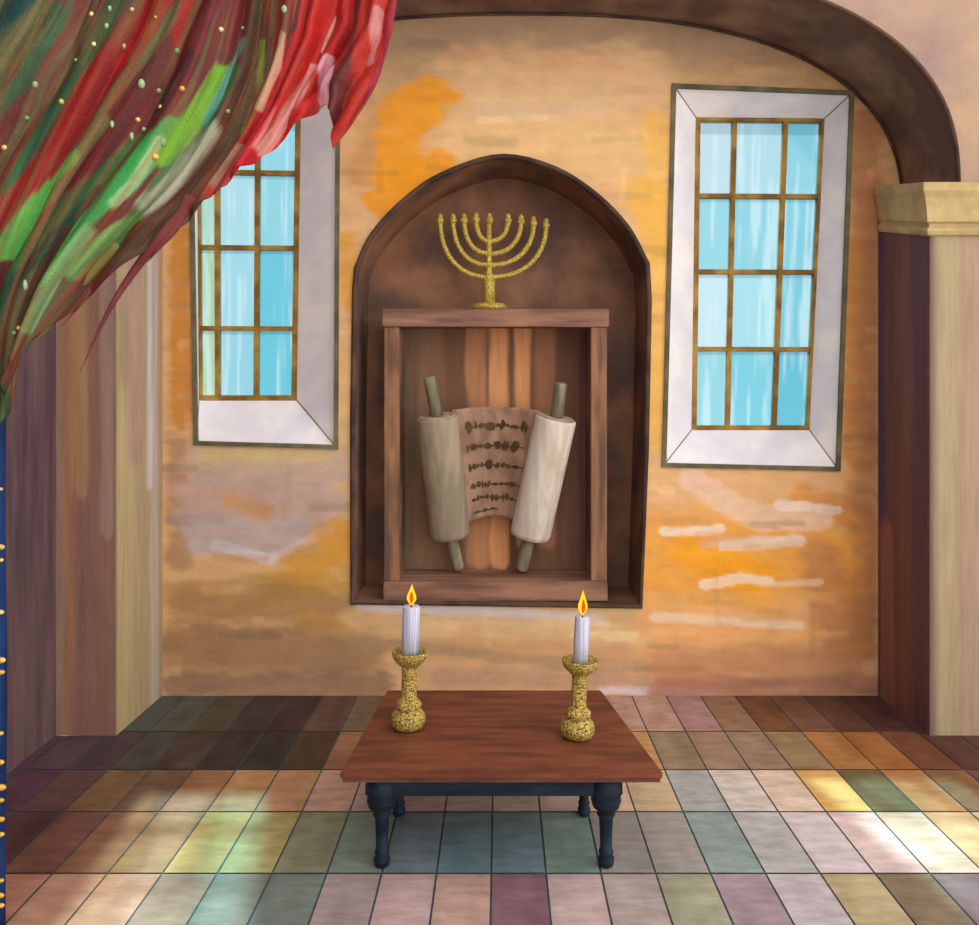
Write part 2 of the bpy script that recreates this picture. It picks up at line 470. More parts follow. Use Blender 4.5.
def window(n, w, label):
    base = at(*lerp2(w['o'], .5, 1), 1)
    root = thing('window_%d' % n, base, label, 'window', None, 'structure')
    o, i, k = w['o'], w['i'], w['d']
    bm = bmesh.new()
    for a in range(4):
        b = (a + 1) % 4
        f = [at(*o[a], 1), at(*o[b], 1), at(*i[b], k), at(*i[a], k)]
        bm.faces.new([bm.verts.new(p) for p in f])
    # thickness of the reveal behind the splay
    f = [at(*p, k) for p in i]; g = [Vector((p.x, yk(k) + .08, p.z)) for p in f]
    prism(bm, f, g, cap=False)
    s = obj('splayed_surround', bm, 'white', root)
    bm = bmesh.new()
    for a in range(4):
        p, q2 = np.array(o[a], float), np.array(o[(a + 1) % 4], float)
        d_ = (q2 - p) / np.linalg.norm(q2 - p)
        e_ = 2.2 if a % 2 == 0 else -2.2; bar(bm, p - d_ * e_, q2 + d_ * e_, 4.4, .9975, 1.001)
    obj('edge_moulding', bm, 'outline', root)
    bm = bmesh.new()
    for (p, q), off in zip(((o[0], i[0]), (o[1], i[1]), (o[2], i[2]), (o[3], i[3])), range(4)):
        tube(bm, [at(*p, 1), at(*q, k)], .004, 6)
    obj('corner_bead', bm, 'outline', root)
    # outer wooden frame
    bm = bmesh.new()
    kf0, kf1 = k - .002, k + .008
    for a in range(4):
        p, q2 = np.array(i[a], float), np.array(i[(a + 1) % 4], float); d_ = (q2 - p) / np.linalg.norm(q2 - p); e_ = 2.75 if a % 2 == 0 else -2.75; bar(bm, p - d_ * e_, q2 + d_ * e_, 5.5, kf0, kf1)
    obj('window_frame', bm, 'gilt_wood', root)
    def inn(u, v): return lerp2(i, u, v)
    for v in w['v']:
        bm = bmesh.new(); bar(bm, inn(v, 0), inn(v, 1), 4.6, kf0 + .001, kf1 - .001)
        obj('muntin', bm, 'gilt_wood', root)
    for v in w['h']:
        bm = bmesh.new(); bar(bm, inn(0, v), inn(1, v), 4.6, kf0 + .0015, kf1 - .0015)
        obj('muntin', bm, 'gilt_wood', root)
    # panes
    us = np.linspace(0, 1, 45); vs = np.linspace(0, 1, 90)
    U, V = np.meshgrid(us, vs)
    Pq = np.array([[at(*inn(u, v), k + .003) for u in us] for v in vs])
    Pq[..., 1] = yk(k + .003)
    ci = np.digitize(U, w['v']); ri = np.digitize(V, w['h'])
    pal = np.array([[rgb(*c) for c in r] for r in PANES[n]])
    Cc = pal[ri, ci]
    st = fbm(U * 22, V * 3.0, 11 + n)
    m = np.clip((st - .56) / .16, 0, 1)[..., None] * .55
    Cc = Cc * (1 - m) + np.array(rgb(214, 234, 240)) * m
    g = grid_obj('glass', Pq, Cc, 'glass', root)
    return root

window(1, WIN[1], 'tall white framed window left of the niche, partly behind the red and green cloth')
window(2, WIN[2], 'tall white framed window with twelve blue panes right of the niche')

# ------------------------------------------------------------------ piers, arch, vault
KF = .88
YF = yk(KF)
XL, XR = -1.875, 2.10
ACX, AA, ZS, RISE, AEXP = .115, 2.125, 2.68, 1.11, 2.5
XWL = -2.17

def pier(name, face_x, rev_x, stripes_front, stripes_rev, base_f, base_r, label):
    # front face from face_x[0]..face_x[1] then reveal running back to the wall, one folded sheet
    n1, n2, nz = 40, 36, 90
    zs = np.linspace(0, 2.69, nz)
    xs = np.linspace(face_x[0], face_x[1], n1); ys = np.linspace(YF, 0.0, n2)[1:]
    path = [(x, YF) for x in xs] + [(face_x[1], y) for y in ys]
    Pp = np.array([[(x, y, z) for x, y in path] for z in zs])
    s = np.array([0.0] + list(np.cumsum([math.hypot(path[i + 1][0] - path[i][0], path[i + 1][1] - path[i][1]) for i in range(len(path) - 1)])))
    SX, ZZ = np.meshgrid(s * 100, zs * 100)
    c = paint(SX, ZZ, base_f, stripes_front, jit=(4, 60), amp=.5, seed=5)
    L = abs(face_x[1] - face_x[0]) * 100
    c2 = paint(SX - L, ZZ, base_r, stripes_rev, jit=(4, 60), amp=.5, seed=8)
    c[:, n1:] = c2[:, n1:]
    c[:, n1 - 1] = c2[:, n1 - 1]
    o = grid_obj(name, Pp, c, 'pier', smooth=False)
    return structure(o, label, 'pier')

pier('wall_front_left', (XWL - .02, XL), None,
     [([(8, 0), (8, 270)], 5, (168, 118, 88), .9, .9), ([(16, 0), (16, 120)], 5, (138, 100, 96), .8, .9),
      ([(3, 0), (3, 270)], 3, (150, 128, 112), .7, .9), ([(14, 120), (15, 270)], 4, (178, 138, 104), .8, .9),
      ([(22, 0), (22, 270)], 4, (146, 108, 92), .8, .9), ([(27, 100), (27, 250)], 3, (176, 150, 138), .6, .9)],
     [([(12, 0), (12, 160)], 12, (186, 168, 124), .85, .9), ([(30, 0), (30, 270)], 10, (176, 156, 120), .8, .9),
      ([(45, 0), (45, 270)], 5, (190, 180, 170), .7, .9), ([(20, 140), (20, 270)], 9, (176, 140, 128), .75, .9),
      ([(38, 120), (38, 260)], 4, (206, 200, 206), .7, .8)],
     (144, 108, 92), (170, 148, 116), 'brown and violet streaked pier on the left with a cream inner side')
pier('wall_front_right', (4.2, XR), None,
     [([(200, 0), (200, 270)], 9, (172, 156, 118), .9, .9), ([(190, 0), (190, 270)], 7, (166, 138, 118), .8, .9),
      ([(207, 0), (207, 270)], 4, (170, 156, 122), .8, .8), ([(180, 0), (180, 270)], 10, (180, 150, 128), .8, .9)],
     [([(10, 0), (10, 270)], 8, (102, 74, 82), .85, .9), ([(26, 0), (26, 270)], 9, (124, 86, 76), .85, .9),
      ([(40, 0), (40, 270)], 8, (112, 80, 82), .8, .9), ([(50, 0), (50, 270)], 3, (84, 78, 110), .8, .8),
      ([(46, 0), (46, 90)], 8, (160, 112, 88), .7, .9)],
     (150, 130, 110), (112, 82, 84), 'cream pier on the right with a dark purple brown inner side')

# front wall above the capitals, pierced by the arch
bm = bmesh.new()
arc = []
for a in range(61):
    t = math.pi * a / 60
    ct, st_ = math.cos(t), math.sin(t)
    arc.append(Vector((ACX + AA * math.copysign(abs(ct) ** (2 / AEXP), ct), YF, ZS + RISE * max(st_, 0) ** (2 / AEXP))))
TOP = 5.6
outer = [Vector((4.2, YF, ZS)), Vector((4.2, YF, TOP)), Vector((XWL - .02, YF, TOP)), Vector((XWL - .02, YF, ZS))]
vo = [bm.verts.new(p) for p in arc]
tops = [bm.verts.new((p.x, YF, TOP)) for p in arc]
for i in range(60):
    bm.faces.new((vo[i], vo[i + 1], tops[i + 1], tops[i]))
r0 = bm.verts.new((4.2, YF, ZS)); r1 = bm.verts.new((4.2, YF, TOP))
bm.faces.new((r0, vo[0], tops[0], r1))
bm.faces.new((vo[-1], bm.verts.new((XWL - .02, YF, ZS)), bm.verts.new((XWL - .02, YF, TOP)), tops[-1]))
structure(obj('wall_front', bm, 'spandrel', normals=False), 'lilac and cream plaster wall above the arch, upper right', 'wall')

bm = bmesh.new()
rows = []
for j in range(9):
    y = YF + (0 - YF) * j / 8
    rows.append([bm.verts.new((p.x, y, p.z)) for p in arc])
for a, b in zip(rows[:-1], rows[1:]):
    for i in range(60):
        bm.faces.new((a[i], b[i], b[i + 1], a[i + 1]))
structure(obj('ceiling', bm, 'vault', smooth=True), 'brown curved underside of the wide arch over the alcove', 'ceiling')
# thin lines where arch meets wall in front and behind
bm = bmesh.new()
tube(bm, [p + Vector((0, -.004, 0)) for p in arc], .012, 6)
structure(obj('trim_2', bm, 'nicherim', smooth=True), 'thin dark moulding along the front edge of the wide arch', 'moulding')
bm = bmesh.new()
tube(bm, [Vector((ACX + (p.x - ACX) * .996, -.01, ZS + (p.z - ZS) * .99)) for p in arc], .008, 6)
structure(obj('trim_3', bm, 'nicherim', smooth=True), 'thin dark line where the vault meets the back wall', 'moulding')

def capital(name, face, rev_x, sgn, label):
    """cornice profile swept along the reveal and round the corner on to the front"""
    prof = [(.0, 2.44), (.016, 2.445), (.022, 2.462), (.016, 2.478), (.004, 2.482), (.004, 2.502), (.020, 2.508), (.026, 2.56), (.042, 2.62), (.06, 2.65), (.06, 2.69), (-.24, 2.69)]
    bm = bmesh.new()
    # path: back wall on the reveal -> front corner -> along the front face
    def ring(d):
        return None
    A = [Vector((rev_x - sgn * r * .5, -.02, z + .13)) for r, z in prof]
    B = [Vector((rev_x - sgn * r, YF - r, z)) for r, z in prof]
    Cc = [Vector((face, YF - r, z)) for r, z in prof]
    va, vb, vc = [[bm.verts.new(p) for p in q] for q in (A, B, Cc)]
    for p, q in ((va, vb), (vb, vc)):
        for i in range(len(prof) - 1):
            bm.faces.new((p[i], p[i + 1], q[i + 1], q[i]))
    bm.faces.new(va); bm.faces.new(vc[::-1])
    return structure(obj(name, bm, 'capital'), label, 'cornice')
capital('trim_4', 4.2, XR, 1, 'cream stepped cornice on top of the right pier')
capital('trim_5', XWL + .01, XL, -1, 'stepped cornice on top of the left pier, behind the cloth')

# left wall coming forward
bm = bmesh.new()
q = [(XWL, YF, 0), (XWL, -7, 0), (XWL, -7, 5.6), (XWL, YF, 5.6)]
bm.faces.new([bm.verts.new(p) for p in q])
structure(obj('wall_left', bm, 'purplewall', normals=False), 'dusky purple brown wall at the far left edge', 'wall')

# ------------------------------------------------------------------ floor
ROWC = [  # tile colours; teal table shadow and pale light patches are painted in
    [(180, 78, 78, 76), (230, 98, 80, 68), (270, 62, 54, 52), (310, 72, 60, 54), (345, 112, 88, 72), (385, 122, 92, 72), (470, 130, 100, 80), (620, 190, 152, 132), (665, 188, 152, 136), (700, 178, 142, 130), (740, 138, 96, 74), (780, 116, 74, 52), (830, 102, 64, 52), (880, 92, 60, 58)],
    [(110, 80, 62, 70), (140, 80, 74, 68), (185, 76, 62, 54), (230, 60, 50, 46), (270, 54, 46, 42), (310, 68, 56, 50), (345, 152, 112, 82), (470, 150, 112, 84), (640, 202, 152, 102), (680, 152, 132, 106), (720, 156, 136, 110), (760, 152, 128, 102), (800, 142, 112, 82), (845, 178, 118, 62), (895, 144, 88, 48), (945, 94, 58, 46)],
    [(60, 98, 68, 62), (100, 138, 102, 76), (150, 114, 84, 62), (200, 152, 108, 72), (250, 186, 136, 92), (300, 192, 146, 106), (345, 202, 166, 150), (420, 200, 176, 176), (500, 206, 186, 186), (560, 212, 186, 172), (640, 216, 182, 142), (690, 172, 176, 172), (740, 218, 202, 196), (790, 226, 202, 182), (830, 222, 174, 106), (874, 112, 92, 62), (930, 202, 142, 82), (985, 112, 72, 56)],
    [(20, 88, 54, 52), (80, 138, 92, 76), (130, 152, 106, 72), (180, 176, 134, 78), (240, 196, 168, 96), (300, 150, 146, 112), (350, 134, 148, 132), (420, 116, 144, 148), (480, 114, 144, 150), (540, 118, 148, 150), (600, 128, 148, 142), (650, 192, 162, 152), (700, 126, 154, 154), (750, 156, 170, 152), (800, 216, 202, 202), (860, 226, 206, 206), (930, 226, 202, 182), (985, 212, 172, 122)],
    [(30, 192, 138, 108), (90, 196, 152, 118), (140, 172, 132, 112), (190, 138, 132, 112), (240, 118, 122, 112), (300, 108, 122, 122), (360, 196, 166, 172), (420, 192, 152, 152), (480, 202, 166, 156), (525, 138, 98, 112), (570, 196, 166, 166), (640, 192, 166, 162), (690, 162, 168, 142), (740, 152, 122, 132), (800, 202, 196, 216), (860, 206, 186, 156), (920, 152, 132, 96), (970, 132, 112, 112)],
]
ROWD = [0.0, .50, .925, 1.30, 1.73, 2.18] + [2.18 + .44 * i for i in range(1, 12)]
CW, X0 = .19, -.03
verts, faces, fc = [], [], []
G = .0035
rng = np.random.default_rng(4)
SUB = 7
for r in range(len(ROWD) - 1):
    d0, d1 = ROWD[r], ROWD[r + 1]
    km = 1 - (d0 + d1) / 2 / D
    for c in range(-12, 22):
        x0, x1 = X0 + CW * c, X0 + CW * (c + 1)
        xm = (x0 + x1) / 2
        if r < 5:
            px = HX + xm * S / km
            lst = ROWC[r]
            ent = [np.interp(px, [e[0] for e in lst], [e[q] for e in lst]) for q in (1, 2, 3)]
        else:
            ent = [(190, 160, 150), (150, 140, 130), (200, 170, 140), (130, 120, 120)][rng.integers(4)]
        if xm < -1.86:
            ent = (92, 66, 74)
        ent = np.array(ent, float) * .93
        tint = rng.normal(0, 2.5, 3) + rng.normal(0, 4)
        n0 = len(verts)
        for i in range(SUB):
            for j in range(SUB):
                x = x0 + G + (x1 - x0 - 2 * G) * j / (SUB - 1); d = d0 + G * 1.4 + (d1 - d0 - 2.8 * G) * i / (SUB - 1)
                e = .003 if (i in (0, SUB - 1) or j in (0, SUB - 1)) else 0
                verts.append((x, -d, -e * .3))
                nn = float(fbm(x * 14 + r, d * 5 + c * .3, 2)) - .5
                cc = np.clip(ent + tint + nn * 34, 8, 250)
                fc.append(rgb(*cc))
        for i in range(SUB - 1):
            for j in range(SUB - 1):
                a = n0 + i * SUB + j
                faces.append((a, a + SUB, a + SUB + 1, a + 1))
# grout bed
n0 = len(verts)
bx0, bx1, by1 = -2.4, 4.2, -ROWD[-1]
verts += [(bx0, .0, -.004), (bx1, .0, -.004), (bx1, by1, -.004), (bx0, by1, -.004)]
faces.append((n0 + 3, n0 + 2, n0 + 1, n0))
fc += [rgb(66, 84, 88)] * 4
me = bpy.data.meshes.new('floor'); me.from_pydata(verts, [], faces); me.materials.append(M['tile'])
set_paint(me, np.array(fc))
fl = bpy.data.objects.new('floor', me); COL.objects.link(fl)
structure(fl, 'floor of worn brown, cream and lilac stone tiles, with teal shade and pale light painted into them', 'floor')

# ------------------------------------------------------------------ ark cabinet in the niche
KA = 1.02
ya, yb = yk(KA), yk(1.093)
zb = (EYE + (HY - 604) / S) + .0
def xa(px): return (px - HX) * KA / S
def za(py): return EYE + (HY - py) * KA / S
ark = thing('ark_cabinet', (xa(495), (ya + yb) / 2, zb), 'open fronted brown wooden ark cabinet inside the arched niche, holding the scroll', 'cabinet')
XLo, XLi, XRi, XRo = xa(384), xa(399), xa(591), xa(607)
ZT, ZTb, ZSi = za(309), za(327), za(581)
for a, b in ((XLo, XLi), (XRi, XRo)):
    bm = bmesh.new(); box(bm, a, b, ya, ya + .05, ZSi, ZTb, .004)
    obj('post', bm, 'arkwood', ark)
bm = bmesh.new(); box(bm, XLo - .01, XRo + .01, ya - .012, ya + .05, ZTb, ZT, .005); obj('top_beam', bm, 'arkbeam', ark)
bm = bmesh.new(); box(bm, XLo, XRo, ya + .05, yb, ZT - .03, ZT - .001); obj('top_board', bm, 'niche', ark)
bm = bmesh.new(); box(bm, XLo, XRo, ya - .03, yb, zb, ZSi, .004); obj('sill', bm, 'arkbeam', ark)
for a, b in ((XLo + .005, XLi - .005), (XRi + .005, XRo - .005)):
    bm = bmesh.new(); box(bm, a, b, ya + .05, yb, ZSi, ZTb); obj('side_panel', bm, 'niche', ark)
us = np.linspace(XLo + .02, XRo - .02, 90); vs = np.linspace(ZSi, ZTb + .02, 80)
U, V = np.meshgrid(us, vs)
PX = HX + U * S / 1.09; PY = HY - (V - EYE) * S / 1.09
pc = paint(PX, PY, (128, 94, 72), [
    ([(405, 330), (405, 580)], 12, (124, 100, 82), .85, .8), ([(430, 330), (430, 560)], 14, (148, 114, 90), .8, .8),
    ([(476, 320), (478, 560)], 10, (204, 144, 100), .85, .6), ([(500, 320), (500, 560)], 9, (236, 168, 114), .9, .5),  # orange-lit centre of the recess painted in as lighter strokes
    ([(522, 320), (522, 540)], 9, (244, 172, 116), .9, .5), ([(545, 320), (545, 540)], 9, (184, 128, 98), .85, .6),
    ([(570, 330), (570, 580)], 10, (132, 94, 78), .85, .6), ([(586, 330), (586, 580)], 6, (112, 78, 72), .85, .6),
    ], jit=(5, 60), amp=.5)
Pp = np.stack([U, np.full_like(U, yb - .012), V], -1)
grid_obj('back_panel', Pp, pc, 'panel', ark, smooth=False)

# ------------------------------------------------------------------ menorah
KM = 1.045
def mm(px, py): return at(px, py, KM)
u = KM / S
zdelta = ZT - mm(488, 311).z
def mp(px, py):
    v = mm(px, py); v.z += zdelta; return v
men = thing('menorah', mp(489, 311), 'gold nine branched menorah on top of the ark cabinet under the niche arch', 'menorah')
bm = bmesh.new(); lathe(bm, mp(489, 311), (0, 0, 1), [(0, 15 * u), (.01, 18 * u), (4.5 * u, 18 * u), (7 * u, 15 * u), (8 * u, 8 * u)], 32)
obj('base', bm, 'gold', men, True)
bm = bmesh.new(); lathe(bm, mp(489, 304), (0, 0, 1), [(0, 6.5 * u), (18 * u, 5.6 * u), (24 * u, 6.2 * u), (26 * u, 4 * u), (30 * u, 3.6 * u), (32 * u, 2.8 * u), (84 * u, 2.6 * u)], 20)
obj('stem', bm, 'gold', men, True)
CUPS = [(489.5, 220)]
for lx, ly, rx, ry, by in ((440, 220, 546, 225, 277), (453, 220, 533.5, 223, 265), (464, 220, 521, 221, 253.5), (476, 219, 508, 220, 241)):
    cxm = 489.5
    pts = []
    for i in range(33):
        t = math.pi * i / 32
        c = math.cos(t); rxx = (cxm - lx) if c > 0 else (rx - cxm); top = ly if c > 0 else ry
        # straight-sided bowl: arms rise steeply to the cups
        pts.append((cxm - rxx * math.copysign(abs(c) ** .85, c), top + (by - top) * math.sin(t) ** .95))
    bm = bmesh.new(); tube(bm, [mp(*p) for p in pts], 2.5 * u, 10)
    obj('branch', bm, 'gold', men, True)
    CUPS += [(lx, ly), (rx, ry)]
for cxp, cyp in CUPS:
    bm = bmesh.new(); lathe(bm, mp(cxp, cyp + 2), (0, 0, 1), [(-2 * u, 2 * u), (0, 3.6 * u), (3 * u, 3.9 * u), (4 * u, 2.6 * u), (6 * u, 2.9 * u), (8 * u, 2.0 * u), (9 * u, .6 * u)], 14)
    obj('candle_cup', bm, 'gold', men, True)

# ------------------------------------------------------------------ torah scroll
def sc(px, py):
    # leans a little forward: foot deep in the cabinet, top nearer its opening
    k = 1.068 + (py - 580) / 190.0 * .044
    return at(px, py, k)
us_ = 1.05 / S
foot_l, foot_r = sc(459, 580), sc(521, 582)
dz = ZSi + .004 - min(foot_l.z, foot_r.z)
def sp(px, py):
    v = sc(px, py); v.z += dz; return v
scroll = thing('torah_scroll', (sp(490, 580).x, sp(490, 580).y, ZSi), 'open parchment scroll on two wooden rollers standing in the ark cabinet', 'scroll')
def roll(a, b, r, mat):
    A, B = sp(*a), sp(*b); ax = (A - B); L = ax.length
    bm = bmesh.new(); lathe(bm, B, ax, [(0, r * us_ * .8), (.004, r * us_ * .97), (.03, r * us_), (L - .012, r * us_), (L - .004, r * us_ * .98), (L, r * us_ * .93)], 36)
    o = obj('parchment_roll', bm, mat, scroll, True)
    for p in o.data.polygons:
        if len(p.vertices) > 4: p.use_smooth = False
    # spiral ends
    for base, s in ((A, 1), (B, -1)):
        bm = bmesh.new()
        lathe(bm, base + ax.normalized() * (.001 * s), ax * s, [(0, r * us_ * (.9 if s > 0 else .74)), (.006, r * us_ * (.86 if s > 0 else .7)), (.003, r * us_ * .6), (.007, r * us_ * .55), (.004, r * us_ * .4)], 32)
        obj('roll_end', bm, 'rollend', o)
    return A, B, ax
def stave(a, b, r, name):
    A, B = sp(*a), sp(*b); ax = B - A; L = ax.length
    bm = bmesh.new(); lathe(bm, A, ax, [(0, r * us_), (L - .02, r * us_ * .95), (L - .006, r * us_ * .9), (L, r * us_ * .7)], 20)
    obj(name, bm, 'stave', scroll, True)
roll((437, 427), (450, 546), 20.5, 'parch_left')
roll((556, 428), (530, 546), 20.5, 'parch_right')
stave((438, 430), (429, 387), 6.3, 'roller_handle'); stave((449, 540), (459, 579), 6.3, 'roller_handle')
stave((556, 432), (561, 393), 6.6, 'roller_handle'); stave((531, 540), (521, 580), 6.8, 'roller_handle')
# sheet stretched between the rolls
nu, nv = 30, 40
def sheet_pt(a, b, push=0.0):
    lx, ly = 452 + (468 - 452) * b, 420 + (533 - 420) * b
    rx, ry = 541 + (515 - 541) * b, 421 + (531 - 421) * b
    px = lx + (rx - lx) * a; py = ly + (ry - ly) * a
    sag = math.sin(math.pi * a)
    py -= 3.5 * sag * (1 - b) + 4.5 * sag * b
    v = sp(px, py); v.y += .008 + .045 * sag - push
    return v
bm = bmesh.new()
gf = [[bm.verts.new(sheet_pt(i / nu, j / nv)) for i in range(nu + 1)] for j in range(nv + 1)]
gb = [[bm.verts.new(sheet_pt(i / nu, j / nv, -.004)) for i in range(nu + 1)] for j in range(nv + 1)]
for j in range(nv):
    for i in range(nu):
        bm.faces.new((gf[j][i], gf[j][i + 1], gf[j + 1][i + 1], gf[j + 1][i]))
        bm.faces.new((gb[j][i], gb[j + 1][i], gb[j + 1][i + 1], gb[j][i + 1]))
for i in range(nu):
    bm.faces.new((gf[0][i], gb[0][i], gb[0][i + 1], gf[0][i + 1])); bm.faces.new((gf[nv][i], gf[nv][i + 1], gb[nv][i + 1], gb[nv][i]))
sheet = obj('parchment_sheet', bm, 'sheet', scroll, True)
rs = random.Random(5)
for row, (b, amp) in enumerate(((.17, 1.25), (.35, 1.15), (.53, 1.1), (.70, 1.0), (.82, .95), (.93, .55))):
    a = .12
    end = .86 if row < 5 else .45
    bm = bmesh.new()
    while a < end:
        w = rs.uniform(.03, .13); h = rs.uniform(.014, .05) * amp
        jb = b + rs.uniform(-.008, .008)
        n = 7; ring = []
        for i in range(n):
            t = 2 * math.pi * i / n; rr = rs.uniform(.6, 1.25)
            ring.append(bm.verts.new(sheet_pt(min(.95, a + w / 2 + math.cos(t) * w * .5 * rr), jb + math.sin(t) * h * rr, .003)))
        bm.faces.new(ring)
        # joining stroke
        p = [sheet_pt(min(.95, a + w * q), jb + dzz, .0028) for q, dzz in ((0, -.004), (1.5, -.004), (1.5, .006), (0, .006))]
        bm.faces.new([bm.verts.new(v) for v in p])
        a += w * rs.uniform(.9, 1.25)
    obj('line_of_writing', bm, 'ink', sheet)

# ------------------------------------------------------------------ table
ZTOP = .369
H = (EYE - ZTOP) * S
kf, kb = H / (772 - HY), H / (690 - HY)
tabc = Vector((0, yk((kf + kb) / 2), 0))
table = thing('table', (tabc.x, tabc.y, 0), 'low red brown wooden table with blue black turned legs, carrying two candlesticks', 'table')
fl_, fr_ = at(340, 772, kf), at(663, 772, kf)
bl_, br_ = at(387, 690, kb), at(601, 690, kb)
TH = .026
bm = bmesh.new()
q = [fl_, fr_, br_, bl_]
top = [Vector((p.x, p.y, ZTOP)) for p in q]; bot = [Vector((p.x, p.y, ZTOP - TH)) for p in q]
prism(bm, bot, top)
bmesh.ops.bevel(bm, geom=bm.edges[:], offset=.005, segments=2, affect='EDGES')
obj('tabletop', bm, 'tabletop', table)
# moulding strip under the top edge
bm = bmesh.new()
def inset(p, f):
    c = sum(q, Vector()) / 4
    return c + (p - c) * f
a = [Vector((inset(p, .985).x, inset(p, .985).y, ZTOP - TH - .012)) for p in q]; b = [Vector((inset(p, .985).x, inset(p, .985).y, ZTOP - TH + .001)) for p in q]
prism(bm, a, b)
obj('edge_moulding', bm, 'tableedge', table)
ZA0 = ZTOP - TH - .012
kl, kr = .634, .711
lx, rx = (382 - HX) * kl / S, (606 - HX) * kl / S
rlx, rrx = (399 - HX) * kr / S, (584 - HX) * kr / S
yfr, yre = yk(kl), yk(kr)
bm = bmesh.new()
box(bm, lx - .055, rx + .055, yfr - .028, yfr + .028, ZA0 - .075, ZA0, .005)
obj('apron', bm, 'tablebase', table)
bm = bmesh.new(); box(bm, rlx - .02, rrx + .02, yre - .02, yre + .02, ZA0 - .06, ZA0, .004); obj('apron', bm, 'tablebase', table)
for xx, xr_ in ((lx, rlx), (rx, rrx)):
    bm = bmesh.new(); box(bm, min(xx, xr_) - .015, max(xx, xr_) + .015, yfr + .026, yre - .018, ZA0 - .06, ZA0, .004); obj('apron', bm, 'tablebase', table)
def tleg(x, y, s=1.0):
    h = ZA0 - .07
    prof = [(0, .018), (.006, .026), (.028, .029), (.04, .022), (.05, .027), (.06, .021), (h * .42, .022), (h * .66, .025), (h * .70, .033), (h * .74, .026), (h * .80, .046), (h * .90, .054), (h * .95, .05), (h, .056), (ZA0 - .002, .05)]
    bm = bmesh.new(); lathe(bm, (x, y, .0005), (0, 0, 1), [(t, r * s) for t, r in prof], 20)
    obj('leg', bm, 'tablebase', table, True)
tleg(lx, yfr); tleg(rx, yfr); tleg(rlx, yre, .9); tleg(rrx, yre, .9)

# ------------------------------------------------------------------ candlesticks and candles
def candlestick(bx, by, tx, ty, cup_y, cw, label):
    k = H / (by - HY)
    p0 = at(bx, by, k); p0.z = ZTOP + .001
    w = k / S
    tip = at(tx, ty, k)
    ax = (tip - at(bx, by, k)); ax.y = 0
    axn = ax.normalized()
    hc = (by - cup_y) * w          # height of the cup's lip
    root = thing('candlestick', p0, label, 'candlestick', 'candlesticks on the table')
    bm = bmesh.new()
    lathe(bm, p0, axn, [(0, 12 * w), (2 * w, 15.5 * w), (8 * w, 17.5 * w), (14 * w, 16.5 * w), (18 * w, 13 * w), (20 * w, 11 * w), (22 * w, 13 * w), (26 * w, 12.5 * w), (29 * w, 9 * w), (31 * w, 8 * w)], 32)
    obj('base', bm, 'golddark', root, True)
    bm = bmesh.new()
    lathe(bm, p0 + axn * 28 * w, axn, [(0, 8.5 * w), (3 * w, 7.6 * w), (hc - 48 * w, 7.6 * w), (hc - 43 * w, 8.2 * w)], 24)
    obj('stem', bm, 'golddark', root, True)
    bm = bmesh.new()
    t = hc
    lathe(bm, p0, axn, [(t - 16 * w, 7.6 * w), (t - 14.5 * w, 8.2 * w), (t - 12 * w, 11.5 * w), (t - 8 * w, cw * .88 * w), (t - 3.5 * w, cw * w), (t, cw * 1.03 * w), (t + 1 * w, cw * .95 * w), (t - 1.5 * w, cw * .8 * w), (t - 4 * w, 9 * w), (t - 4.2 * w, 0)], 32)
    obj('drip_cup', bm, 'golddark', root, True)
    return p0, axn, hc, w

def candle(cs, r, h, fh, label):
    p0, ax, hc, w = cs
    b = p0 + ax * (hc - 4.0 * w)
    root = thing('candle', b, label, 'candle', 'lit candles on the table')
    bm = bmesh.new()
    lathe(bm, b, ax, [(0, r * w), (h * w * .5, r * w), ((h - 1.5) * w, r * w), (h * w, r * .92 * w), ((h - 1.0) * w, r * .6 * w), ((h - 1.6) * w, 0)], 24)
    obj('wax_body', bm, 'wax', root, True)
    t = b + ax * ((h - 2) * w)
    bm = bmesh.new(); tube(bm, [t, t + Vector((.2 * w, 0, 3 * w)), t + Vector((.8 * w, 0, 6 * w))], .6 * w, 6)
    obj('wick', bm, 'wick', root, True)
    f0 = b + ax * ((h + 1) * w)
    tilt = Vector((.03, 0, 1))
    bm = bmesh.new()
    lathe(bm, f0, tilt, [(0, .6 * w), (fh * .12 * w, 3.2 * w), (fh * .28 * w, 4.8 * w), (fh * .45 * w, 4.4 * w), (fh * .65 * w, 2.6 * w), (fh * .85 * w, 1.1 * w), (fh * w, 0)], 16)
    fl = obj('flame', bm, 'flame', root, True)
    bm = bmesh.new()
    lathe(bm, f0 + Vector((.2 * w, 0, 1.0 * w)), tilt, [(0, .4 * w), (fh * .15 * w, 2.2 * w), (fh * .32 * w, 2.7 * w), (fh * .5 * w, 1.9 * w), (fh * .66 * w, .6 * w), (fh * .72 * w, 0)], 16, flat=(.95, 2.6))
    obj('flame_core', bm, 'flamecore', fl, True)

c1 = candlestick(408, 728, 411.5, 600, 652, 17.5, 'gold candlestick at the left end of the table, slightly further back')
c2 = candlestick(577, 737, 583, 605, 660, 18, 'gold candlestick at the right end of the table, slightly nearer the front')
candle(c1, 8.7, 50, 21, 'lit white candle in the left candlestick, in front of the niche corner')
candle(c2, 7.6, 48, 25, 'lit white candle in the right candlestick, slightly thinner')

